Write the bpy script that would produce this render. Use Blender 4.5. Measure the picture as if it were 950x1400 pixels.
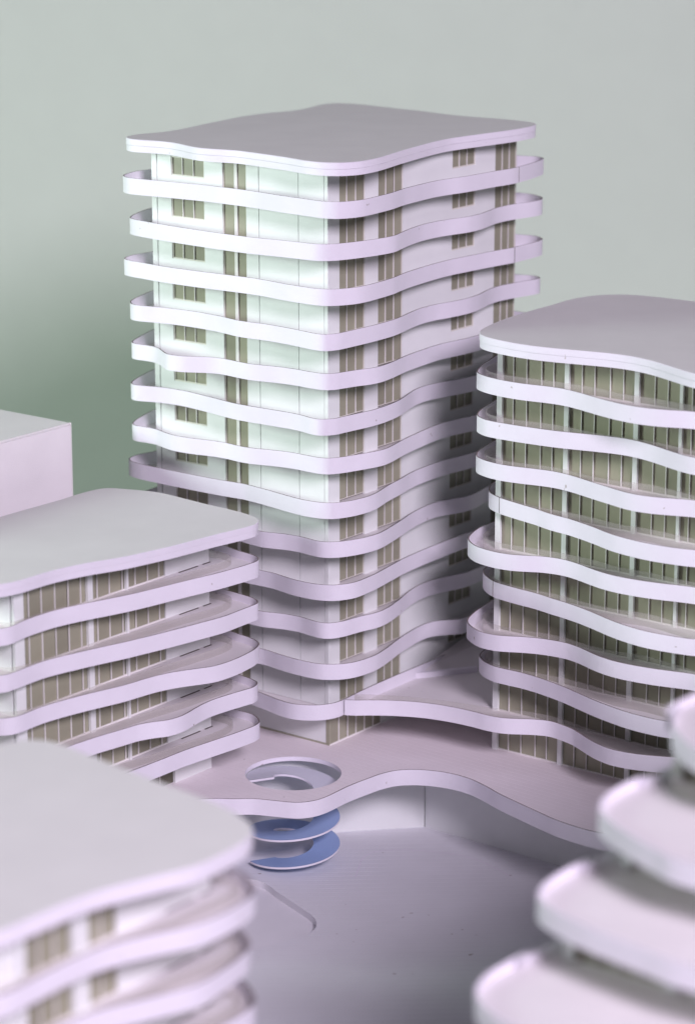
import bpy, math, random
from mathutils import Vector, Matrix
from mathutils.geometry import tessellate_polygon

random.seed(7)
for o in list(bpy.data.objects):
    bpy.data.objects.remove(o)
scene = bpy.context.scene
COL = scene.collection

# ------------------------------------------------------------------ camera
CM = 0.01
cam = bpy.data.cameras.new("camera")
cam.sensor_fit = 'VERTICAL'
cam.sensor_height = 36.0
cam.lens = 98.47
cam.clip_start = 0.05
cam.clip_end = 60.0
cam.dof.use_dof = True
cam.dof.focus_distance = 2.13
cam.dof.aperture_fstop = 5.0
camo = bpy.data.objects.new("camera", cam)
COL.objects.link(camo)
camo.location = (-1.65361, -1.28926, 0.75589)
yaw, pitch = math.radians(37.5423), math.radians(15.0489)
view = Vector((math.cos(yaw) * math.cos(pitch), math.sin(yaw) * math.cos(pitch), -math.sin(pitch)))
camo.rotation_euler = view.to_track_quat('-Z', 'Y').to_euler()
scene.camera = camo

# ------------------------------------------------------------------ light
world = bpy.data.worlds.new("World")
scene.world = world
world.use_nodes = True
bg = world.node_tree.nodes["Background"]
bg.inputs[0].default_value = (0.46, 0.56, 0.72, 1)
bg.inputs[1].default_value = 0.04


def area_lamp(name, loc, target, size, power, color, spread=180):
    l = bpy.data.lights.new(name, 'AREA')
    l.shape = 'DISK'
    l.size = size
    l.energy = power
    l.color = color
    l.spread = math.radians(spread)
    o = bpy.data.objects.new(name, l)
    COL.objects.link(o)
    o.location = loc
    o.rotation_euler = (Vector(target) - Vector(loc)).to_track_quat('-Z', 'Y').to_euler()
    return o


# greenish white studio head behind the model to the left, lilac soft head right of the camera
area_lamp("key_lamp", (-1.12, 1.06, 0.62), (0.02, 0.0, 0.27), 0.46, 9.8, (0.84, 1.0, 0.91), 124)
area_lamp("fill_lamp", (-1.46, -2.18, 1.52), (0.0, -0.05, 0.22), 0.74, 78.0, (0.94, 0.82, 1.0))

scene.view_settings.view_transform = 'Standard'
scene.view_settings.look = 'None'
scene.view_settings.exposure = 0.0
scene.view_settings.gamma = 1.0
scene.view_settings.use_curve_mapping = False
scene.render.engine = 'CYCLES'
scene.cycles.max_bounces = 8
scene.cycles.transparent_max_bounces = 24


# ------------------------------------------------------------------ materials
def new_mat(name):
    m = bpy.data.materials.new(name)
    m.use_nodes = True
    nt = m.node_tree
    return m, nt, nt.nodes["Principled BSDF"], nt.nodes, nt.links


def card(name, col, rough=0.55, vary=0.03, grain=0.0006, spots=0.0, spec=0.35, mottle=0.03):
    """painted card or plastic sheet: faint mottling, per piece shade, fine grain, odd specks"""
    m, nt, b, N, L = new_mat(name)
    tc = N.new("ShaderNodeTexCoord")
    n1 = N.new("ShaderNodeTexNoise"); n1.inputs["Scale"].default_value = 28; n1.inputs["Detail"].default_value = 4
    L.new(tc.outputs["Object"], n1.inputs["Vector"])
    oi = N.new("ShaderNodeObjectInfo")
    mr = N.new("ShaderNodeMapRange")
    mr.inputs["To Min"].default_value = 1 - mottle; mr.inputs["To Max"].default_value = 1 + mottle
    mr.inputs["From Min"].default_value = 0.3; mr.inputs["From Max"].default_value = 0.7
    L.new(n1.outputs["Fac"], mr.inputs["Value"])
    mo = N.new("ShaderNodeMapRange")
    mo.inputs["To Min"].default_value = 1 - vary; mo.inputs["To Max"].default_value = 1 + vary
    L.new(oi.outputs["Random"], mo.inputs["Value"])
    mul = N.new("ShaderNodeMath"); mul.operation = 'MULTIPLY'
    L.new(mr.outputs[0], mul.inputs[0]); L.new(mo.outputs[0], mul.inputs[1])
    mx = N.new("ShaderNodeVectorMath"); mx.operation = 'SCALE'
    mx.inputs[0].default_value = col
    L.new(mul.outputs[0], mx.inputs["Scale"])
    last = mx.outputs[0]
    if spots:
        n2 = N.new("ShaderNodeTexNoise"); n2.inputs["Scale"].default_value = 160; n2.inputs["Detail"].default_value = 1
        L.new(tc.outputs["Object"], n2.inputs["Vector"])
        cr = N.new("ShaderNodeMapRange")
        cr.inputs["From Min"].default_value = 0.80 - spots; cr.inputs["From Max"].default_value = 0.86 - spots
        L.new(n2.outputs["Fac"], cr.inputs["Value"])
        mm = N.new("ShaderNodeMix"); mm.data_type = 'RGBA'
        L.new(cr.outputs[0], mm.inputs["Factor"])
        L.new(last, mm.inputs["A"])
        mm.inputs["B"].default_value = (0.32, 0.27, 0.22, 1)
        last = mm.outputs["Result"]
    L.new(last, b.inputs["Base Color"])
    b.inputs["Roughness"].default_value = rough
    b.inputs["Specular IOR Level"].default_value = spec
    if grain:
        n3 = N.new("ShaderNodeTexNoise"); n3.inputs["Scale"].default_value = 900; n3.inputs["Detail"].default_value = 2
        L.new(tc.outputs["Object"], n3.inputs["Vector"])
        bp = N.new("ShaderNodeBump"); bp.inputs["Strength"].default_value = 0.25; bp.inputs["Distance"].default_value = grain
        L.new(n3.outputs["Fac"], bp.inputs["Height"])
        L.new(bp.outputs[0], b.inputs["Normal"])
    return m


def grooved(name, col, angle, pitch_m, depth, rough=0.6, cross=None):
    """white sheet with fine engraved parallel lines"""
    m, nt, b, N, L = new_mat(name)
    tc = N.new("ShaderNodeTexCoord")

    def lines(a, pitch):
        mp = N.new("ShaderNodeMapping"); mp.inputs["Rotation"].default_value = (0, 0, a)
        L.new(tc.outputs["Object"], mp.inputs["Vector"])
        sx = N.new("ShaderNodeSeparateXYZ"); L.new(mp.outputs[0], sx.inputs[0])
        d = N.new("ShaderNodeMath"); d.operation = 'DIVIDE'; d.inputs[1].default_value = pitch
        L.new(sx.outputs["X"], d.inputs[0])
        f = N.new("ShaderNodeMath"); f.operation = 'FRACT'; L.new(d.outputs[0], f.inputs[0])
        s = N.new("ShaderNodeMapRange"); s.inputs["From Min"].default_value = 0.0; s.inputs["From Max"].default_value = 0.16
        L.new(f.outputs[0], s.inputs["Value"])
        return s.outputs[0]
    h = lines(angle, pitch_m)
    if cross is not None:
        h2 = lines(cross[0], cross[1])
        mn = N.new("ShaderNodeMath"); mn.operation = 'MINIMUM'
        L.new(h, mn.inputs[0]); L.new(h2, mn.inputs[1]); h = mn.outputs[0]
    n1 = N.new("ShaderNodeTexNoise"); n1.inputs["Scale"].default_value = 14; n1.inputs["Detail"].default_value = 6
    L.new(tc.outputs["Object"], n1.inputs["Vector"])
    mr = N.new("ShaderNodeMapRange")
    mr.inputs["From Min"].default_value = 0.3; mr.inputs["From Max"].default_value = 0.7
    mr.inputs["To Min"].default_value = 0.95; mr.inputs["To Max"].default_value = 1.03
    L.new(n1.outputs["Fac"], mr.inputs["Value"])
    ml = N.new("ShaderNodeMapRange"); ml.inputs["To Min"].default_value = 0.90; ml.inputs["To Max"].default_value = 1.0
    L.new(h, ml.inputs["Value"])
    mu = N.new("ShaderNodeMath"); mu.operation = 'MULTIPLY'
    L.new(mr.outputs[0], mu.inputs[0]); L.new(ml.outputs[0], mu.inputs[1])
    sc = N.new("ShaderNodeVectorMath"); sc.operation = 'SCALE'; sc.inputs[0].default_value = col
    L.new(mu.outputs[0], sc.inputs["Scale"])
    # dust specks
    n2 = N.new("ShaderNodeTexNoise"); n2.inputs["Scale"].default_value = 130; n2.inputs["Detail"].default_value = 1
    L.new(tc.outputs["Object"], n2.inputs["Vector"])
    cr = N.new("ShaderNodeMapRange"); cr.inputs["From Min"].default_value = 0.775; cr.inputs["From Max"].default_value = 0.83
    L.new(n2.outputs["Fac"], cr.inputs["Value"])
    mm = N.new("ShaderNodeMix"); mm.data_type = 'RGBA'
    L.new(cr.outputs[0], mm.inputs["Factor"]); L.new(sc.outputs[0], mm.inputs["A"])
    mm.inputs["B"].default_value = (0.35, 0.3, 0.3, 1)
    L.new(mm.outputs["Result"], b.inputs["Base Color"])
    b.inputs["Roughness"].default_value = rough
    b.inputs["Specular IOR Level"].default_value = 0.35
    bp = N.new("ShaderNodeBump"); bp.inputs["Strength"].default_value = 0.6; bp.inputs["Distance"].default_value = depth
    L.new(h, bp.inputs["Height"]); L.new(bp.outputs[0], b.inputs["Normal"])
    return m


def acrylic(name):
    m, nt, b, N, L = new_mat(name)
    out = N["Material Output"]
    N.remove(b)
    tr = N.new("ShaderNodeBsdfTransparent"); tr.inputs[0].default_value = (0.96, 0.955, 0.94, 1)
    gl = N.new("ShaderNodeBsdfGlossy"); gl.inputs["Roughness"].default_value = 0.12
    gl.inputs["Color"].default_value = (0.9, 0.9, 0.9, 1)
    df = N.new("ShaderNodeBsdfDiffuse"); df.inputs[0].default_value = (0.80, 0.78, 0.76, 1)
    lw = N.new("ShaderNodeLayerWeight"); lw.inputs["Blend"].default_value = 0.5
    pw = N.new("ShaderNodeMath"); pw.operation = 'POWER'; pw.inputs[1].default_value = 4.0
    L.new(lw.outputs["Facing"], pw.inputs[0])
    fr = N.new("ShaderNodeMath"); fr.operation = 'MULTIPLY_ADD'; fr.inputs[1].default_value = 0.35; fr.inputs[2].default_value = 0.02
    L.new(pw.outputs[0], fr.inputs[0])
    m1 = N.new("ShaderNodeMixShader"); m2 = N.new("ShaderNodeMixShader")
    m1.inputs[0].default_value = 0.13
    L.new(tr.outputs[0], m1.inputs[1]); L.new(df.outputs[0], m1.inputs[2])
    L.new(fr.outputs[0], m2.inputs[0]); L.new(m1.outputs[0], m2.inputs[1]); L.new(gl.outputs[0], m2.inputs[2])
    L.new(m2.outputs[0], out.inputs[0])
    return m


WHITE = card("white_card", (0.80, 0.77, 0.84), 0.5, 0.02, spots=0.015)
PANEL = card("white_wall_card", (0.81, 0.835, 0.82), 0.35, 0.03, spots=0.0)
ROOF = card("roof_card", (0.74, 0.735, 0.72), 0.65, 0.01, spots=0.0, spec=0.25, mottle=0.02)
SLAB = card("slab_card", (0.76, 0.73, 0.74), 0.55, 0.02, spots=0.02)
EDGE = card("cut_edge", (0.19, 0.155, 0.15), 0.7, 0.3, grain=0, spots=0.0, mottle=0.5)
PANE = card("olive_window_film", (0.325, 0.32, 0.235), 0.28, 0.12, grain=0, spots=0.01, spec=0.5, mottle=0.06)
FRAME = card("pale_frame_card", (0.70, 0.68, 0.61), 0.5, 0.05, grain=0)
MULL = card("white_mullion", (0.80, 0.79, 0.76), 0.4, 0.08, grain=0)
CORE = card("dark_olive_core", (0.13, 0.125, 0.09), 0.5, 0.05, grain=0)
SLOT = card("dark_slot", (0.08, 0.07, 0.06), 0.7, 0.1, grain=0)
RAIL = acrylic("clear_acrylic")
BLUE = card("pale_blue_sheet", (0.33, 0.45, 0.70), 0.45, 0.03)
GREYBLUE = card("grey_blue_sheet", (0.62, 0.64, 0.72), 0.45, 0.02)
DECK = grooved("deck_sheet", (0.83, 0.775, 0.80), math.radians(2), 0.0062, 0.0003)
PLAZA = grooved("plaza_sheet", (0.79, 0.79, 0.83), math.radians(-40), 0.0080, 0.0003)
PLAIN = card("plain_sheet", (0.79, 0.785, 0.82), 0.6, 0.0)
BOXW = card("box_card", (0.82, 0.79, 0.80), 0.6, 0.01)
PAPER = card("backdrop_paper", (0.675, 0.735, 0.655), 0.85, 0.0, grain=0, mottle=0.01, spec=0.1)


# ------------------------------------------------------------------ mesh helpers (input in centimetres)
class MB:
    def __init__(self):
        self.v = []; self.f = []; self.m = []; self.s = []

    def add(self, verts, faces, mat=0, smooth=False):
        o = len(self.v)
        self.v += verts
        for f in faces:
            self.f.append([i + o for i in f]); self.m.append(mat); self.s.append(smooth)

    def box(self, x0, x1, y0, y1, z0, z1, mat=0):
        v = [(x0, y0, z0), (x1, y0, z0), (x1, y1, z0), (x0, y1, z0), (x0, y0, z1), (x1, y0, z1), (x1, y1, z1), (x0, y1, z1)]
        self.add(v, [(3, 2, 1, 0), (4, 5, 6, 7), (0, 1, 5, 4), (1, 2, 6, 5), (2, 3, 7, 6), (3, 0, 4, 7)], mat)

    def mesh(self, name, mats):
        me = bpy.data.meshes.new(name)
        me.from_pydata([(x * CM, y * CM, z * CM) for x, y, z in self.v], [], self.f)
        for m in mats:
            me.materials.append(m)
        me.polygons.foreach_set("material_index", self.m)
        me.polygons.foreach_set("use_smooth", self.s)
        me.update()
        return me

    def build(self, name, mats, parent=None, loc=(0, 0, 0)):
        if not isinstance(mats, (list, tuple)):
            mats = [mats]
        return link(name, self.mesh(name, mats), parent, loc)


def link(name, me, parent=None, loc=(0, 0, 0)):
    o = bpy.data.objects.new(name, me)
    COL.objects.link(o)
    o.location = [c * CM for c in loc]
    o.parent = parent
    return o


def thing(name, label, cat, loc=(0, 0, 0), group=None):
    o = link(name, None, None, loc)
    o.empty_display_size = 0.02
    o["label"] = label; o["category"] = cat
    if group:
        o["group"] = group
    return o


def tag(o, label, cat, group=None):
    o["label"] = label; o["category"] = cat
    if group:
        o["group"] = group
    return o


BOXES = {}


def plate(name, parent, x0, x1, y0, y1, z0, z1, mat, bev=0.0):
    """one box-shaped piece, mesh shared between pieces of the same size; origin at its low corner"""
    key = (round(x1 - x0, 3), round(y1 - y0, 3), round(z1 - z0, 3), mat.name)
    me = BOXES.get(key)
    if me is None:
        b = MB(); b.box(0, x1 - x0, 0, y1 - y0, 0, z1 - z0)
        me = BOXES[key] = b.mesh(name, [mat])
    pl = parent
    off = Vector((0, 0, 0))
    while pl is not None:
        off += Vector(pl.location); pl = pl.parent
    o = bpy.data.objects.new(name, me)
    COL.objects.link(o)
    o.parent = parent
    o.location = Vector((x0 * CM, y0 * CM, z0 * CM)) - off
    return o


def spline(pts, step=0.3, closed=True):
    """Catmull-Rom through control points"""
    n = len(pts)
    out = []
    rng = range(n) if closed else range(n - 1)
    for i in rng:
        if closed:
            p0, p1, p2, p3 = pts[i - 1], pts[i], pts[(i + 1) % n], pts[(i + 2) % n]
        else:
            p0 = pts[max(i - 1, 0)]; p1 = pts[i]; p2 = pts[i + 1]; p3 = pts[min(i + 2, n - 1)]
        k = max(1, int(math.hypot(p2[0] - p1[0], p2[1] - p1[1]) / step + 0.5))
        for j in range(k):
            t = j / k
            q = []
            for c in range(2):
                q.append(0.5 * (2 * p1[c] + (p2[c] - p0[c]) * t + (2 * p0[c] - 5 * p1[c] + 4 * p2[c] - p3[c]) * t * t
                                + (3 * p1[c] - p0[c] - 3 * p2[c] + p3[c]) * t ** 3))
            out.append(tuple(q))
    if not closed:
        out.append(tuple(pts[-1]))
    return out


def normals(C, closed=True):
    """outward normals of a counter-clockwise outline"""
    n = len(C); N = []
    for i in range(n):
        a = C[i - 1] if (closed or i > 0) else C[i]
        b = C[(i + 1) % n] if (closed or i < n - 1) else C[i]
        dx, dy = b[0] - a[0], b[1] - a[1]
        l = math.hypot(dx, dy) or 1
        N.append((dy / l, -dx / l))
    return N


def inset(C, d, closed=True):
    N = normals(C, closed)
    return [(c[0] - n[0] * d, c[1] - n[1] * d) for c, n in zip(C, N)]


def strip(mb, A, za, B, zb, mat=0, smooth=True, closed=True):
    """quads from line A at za to line B at zb, facing outward when zb > za"""
    n = len(A)
    v = [(x, y, za) for x, y in A] + [(x, y, zb) for x, y in B]
    f = []
    for i in range(n if closed else n - 1):
        j = (i + 1) % n
        f.append((i, j, n + j, n + i))
    mb.add(v, f, mat, smooth)


def cap(mb, C, z, up=True, mat=0, holes=()):
    loops = [[Vector((x, y, 0)) for x, y in C]] + [[Vector((x, y, 0)) for x, y in h] for h in holes]
    v = [(p.x, p.y, z) for l in loops for p in l]
    tris = tessellate_polygon(loops)
    f = []
    for a, b, c in tris:
        ax, ay = v[a][0], v[a][1]
        cr = (v[b][0] - ax) * (v[c][1] - ay) - (v[b][1] - ay) * (v[c][0] - ax)
        if (cr > 0) == up:
            f.append((a, b, c))
        else:
            f.append((a, c, b))
    mb.add(v, f, mat, False)


def slab_mb(C, z0, z1, holes=(), chamfer=0.0, sidemat=0):
    mb = MB()
    if chamfer:
        Ci = inset(C, chamfer)
        strip(mb, C, z0, C, z1 - chamfer, sidemat)
        strip(mb, C, z1 - chamfer, Ci, z1, sidemat, smooth=False)
        cap(mb, Ci, z1, True, 0, holes)
    else:
        strip(mb, C, z0, C, z1, sidemat)
        cap(mb, C, z1, True, 0, holes)
    cap(mb, C, z0, False, 0, holes)
    for h in holes:
        hr = list(reversed(h))
        strip(mb, hr, z0, hr, z1, sidemat)
    return mb


def band_mb(C, z0, z1, t=0.10, closed=True):
    """thin upright card strip along an outline; its cut top edge takes slot 1"""
    I = inset(C, t, closed)
    mb = MB()
    strip(mb, C, z0, C, z1, 0, True, closed)
    strip(mb, list(reversed(I)), z0, list(reversed(I)), z1, 0, True, closed)
    strip(mb, C, z1, I, z1, 1, False, closed)
    strip(mb, I, z0, C, z0, 0, False, closed)
    if not closed:
        for k in (0, -1):
            a, b = C[k], I[k]
            mb.add([(a[0], a[1], z0), (b[0], b[1], z0), (b[0], b[1], z1), (a[0], a[1], z1)], [(0, 1, 2, 3)], 1)
    return mb


H = 3.3            # storey height of the model (cm)
RIM1 = 43.85       # top of the uppermost balcony band
BANDH = 1.27       # height of the bands
FLOOR = 1.03       # balcony floor below the band's top edge


def rim(k):
    return RIM1 - H * (k - 1)


def unpack(flat):
    return [(flat[i] / 100.0, flat[i + 1] / 100.0) for i in range(0, len(flat), 2)]


def balcony(parent, outline, z, floor=FLOOR):
    C = spline(outline, 0.35)
    s = slab_mb(inset(C, 0.102), z - BANDH + 0.03, z - floor)
    b = s.build("balcony", [SLAB], parent)
    band_mb(C, z - BANDH, z).build("parapet", [WHITE, EDGE], b)
    return b


def joint(parent, outline, z, near):
    """upright seam where the ends of a card strip meet"""
    C = spline(outline, 0.2)
    N = normals(C)
    i = min(range(len(C)), key=lambda k: (C[k][0] - near[0]) ** 2 + (C[k][1] - near[1]) ** 2)
    c, n = C[i], N[i]
    tx, ty = -n[1] * 0.03, n[0] * 0.03
    P = [(c[0] - tx - n[0] * 0.02, c[1] - ty - n[1] * 0.02), (c[0] - tx + n[0] * 0.012, c[1] - ty + n[1] * 0.012),
         (c[0] + tx + n[0] * 0.012, c[1] + ty + n[1] * 0.012), (c[0] + tx - n[0] * 0.02, c[1] + ty - n[1] * 0.02)]
    mb = MB()
    v = [(x, y, z - BANDH * 0.98) for x, y in P] + [(x, y, z + 0.004) for x, y in P]
    mb.add(v, [(3, 2, 1, 0), (4, 5, 6, 7), (0, 1, 5, 4), (1, 2, 6, 5), (2, 3, 7, 6), (3, 0, 4, 7)])
    mb.build("strip_joint", [EDGE], parent)


def flat_roof(parent, outline, ztop, thick, name="roof"):
    C = spline(outline, 0.35)
    mid = ztop - thick * 0.5
    r = slab_mb(C, mid + 0.01, ztop, chamfer=0.05).build(name, [ROOF, WHITE], parent)
    me = r.data
    for p in me.polygons:
        if abs(p.normal.z) < 0.9:
            p.material_index = 1
    slab_mb(inset(C, 0.035), ztop - thick, mid - 0.01).build("roof_layer", [WHITE], r)
    return r


def keep_inside(P, outline, gap):
    """pull points back until they lie at least gap inside a counter-clockwise outline"""
    E = spline(outline, 0.35)
    N = normals(E)
    out = []
    for x, y in P:
        i = min(range(len(E)), key=lambda k: (E[k][0] - x) ** 2 + (E[k][1] - y) ** 2)
        d = (x - E[i][0]) * N[i][0] + (y - E[i][1]) * N[i][1]
        if d > -gap:
            x -= N[i][0] * (d + gap); y -= N[i][1] * (d + gap)
        out.append((x, y))
    return out


def rail(parent, pts, z0, z1, name="glass_rail", closed=False, within=None):
    C = spline(pts, 0.35, closed)
    if within is not None:
        C = keep_inside(C, within, 0.4)
        for _ in range(6):
            C = [C[0]] + [((C[i - 1][0] + 2 * C[i][0] + C[i + 1][0]) / 4, (C[i - 1][1] + 2 * C[i][1] + C[i + 1][1]) / 4) for i in range(1, len(C) - 1)] + [C[-1]]
    I = inset(C, 0.09, closed)
    mb = MB()
    strip(mb, C, z0, C, z1, 0, True, closed)
    strip(mb, list(reversed(I)), z0, list(reversed(I)), z1, 0, True, closed)
    strip(mb, C, z1, I, z1, 0, False, closed)
    return mb.build(name, [RAIL], parent)


# wall builders: axis 'x' = wall in the plane X = plane facing -X, running along Y;
#                axis 'y' = wall in the plane Y = plane facing -Y, running along X
def wall_box(name, parent, axis, plane, a, b, z0, z1, d0, d1, mat):
    """piece between a..b along the wall, from depth d0 to d1 behind the wall plane (negative = proud)"""
    if axis == 'x':
        return plate(name, parent, plane + d0, plane + d1, a, b, z0, z1, mat)
    return plate(name, parent, a, b, plane + d0, plane + d1, z0, z1, mat)


def open_panel(parent, axis, plane, a, b, z0, z1, oa, ob, oz0, oz1, d0, d1, mat):
    """wall panel with one window opening, one mesh"""
    mb = MB()

    def bx(p, q, s, t):
        if axis == 'x':
            mb.box(plane + d0, plane + d1, p, q, s, t)
        else:
            mb.box(p, q, plane + d0, plane + d1, s, t)
    bx(a, oa, z0, z1); bx(ob, b, z0, z1); bx(oa, ob, z0, oz0)
    if oz1 < z1 - 0.01:
        bx(oa, ob, oz1, z1)
    return mb.build("wall_panel", [mat], parent)


def window(parent, axis, plane, a, b, z0, z1, splits, name="window", fw=0.10, mw=0.065, wide=None):
    """frame, panes and mullions set in an opening"""
    mb = MB()

    def bx(p, q, s, t):
        if axis == 'x':
            mb.box(plane + 0.06, plane + 0.13, p, q, s, t)
        else:
            mb.box(p, q, plane + 0.06, plane + 0.13, s, t)
    bx(a, a + fw, z0, z1); bx(b - fw, b, z0, z1)
    bx(a + fw, b - fw, z0, z0 + fw); bx(a + fw, b - fw, z1 - fw, z1)
    w = mb.build(name, [FRAME], parent)
    edges = [a + fw] + list(splits) + [b - fw]
    for i in range(len(edges) - 1):
        p = edges[i] + (0.03 if i else 0); q = edges[i + 1] - (0.03 if i < len(edges) - 2 else 0)
        dj = random.uniform(0, 0.03)
        wall_box("pane", w, axis, plane, p, q, z0 + fw, z1 - fw, 0.135 + dj, 0.19 + dj, PANE)
    for s in splits:
        ww = wide if wide else mw
        sh = random.uniform(-0.02, 0.02)
        wall_box("mullion", w, axis, plane, s - ww / 2 + sh, s + ww / 2 + sh, z0 + fw * 0.5, z1 - fw * 0.5, 0.055, 0.134, MULL)
    return w


def glazing(parent, axis, plane, a, b, z0, z1, mull, cols, first=0.0):
    """storey-high strip of olive panes between thin white mullions and wider columns"""
    # a sill strip carries the panes
    sill = wall_box("window_strip", parent, axis, plane, a, b, z0, z0 + 0.10, -0.03, 0.20, MULL)
    ev = sorted([(m - 0.03, m + 0.03, 'm') for m in mull] + [(c0, c1, 'c') for c0, c1 in cols])
    prev = a
    for s, t, kind in ev + [(b, b, 'e')]:
        if s - prev > 0.12:
            dj = random.uniform(0, 0.03)
            wall_box("pane", sill, axis, plane, prev + 0.005, s - 0.005, z0 + 0.10, z1, 0.05 + dj, 0.11 + dj, PANE)
        if kind == 'm':
            sh = random.uniform(-0.02, 0.02)
            wall_box("mullion", sill, axis, plane, s + sh, t + sh, z0 + 0.10, z1, -0.06, 0.045, MULL)
        elif kind == 'c':
            wall_box("column", parent, axis, plane, s, t, z0, z1, -0.20, 0.04, PANEL)
        prev = t
    return sill


DATA = {}
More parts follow.
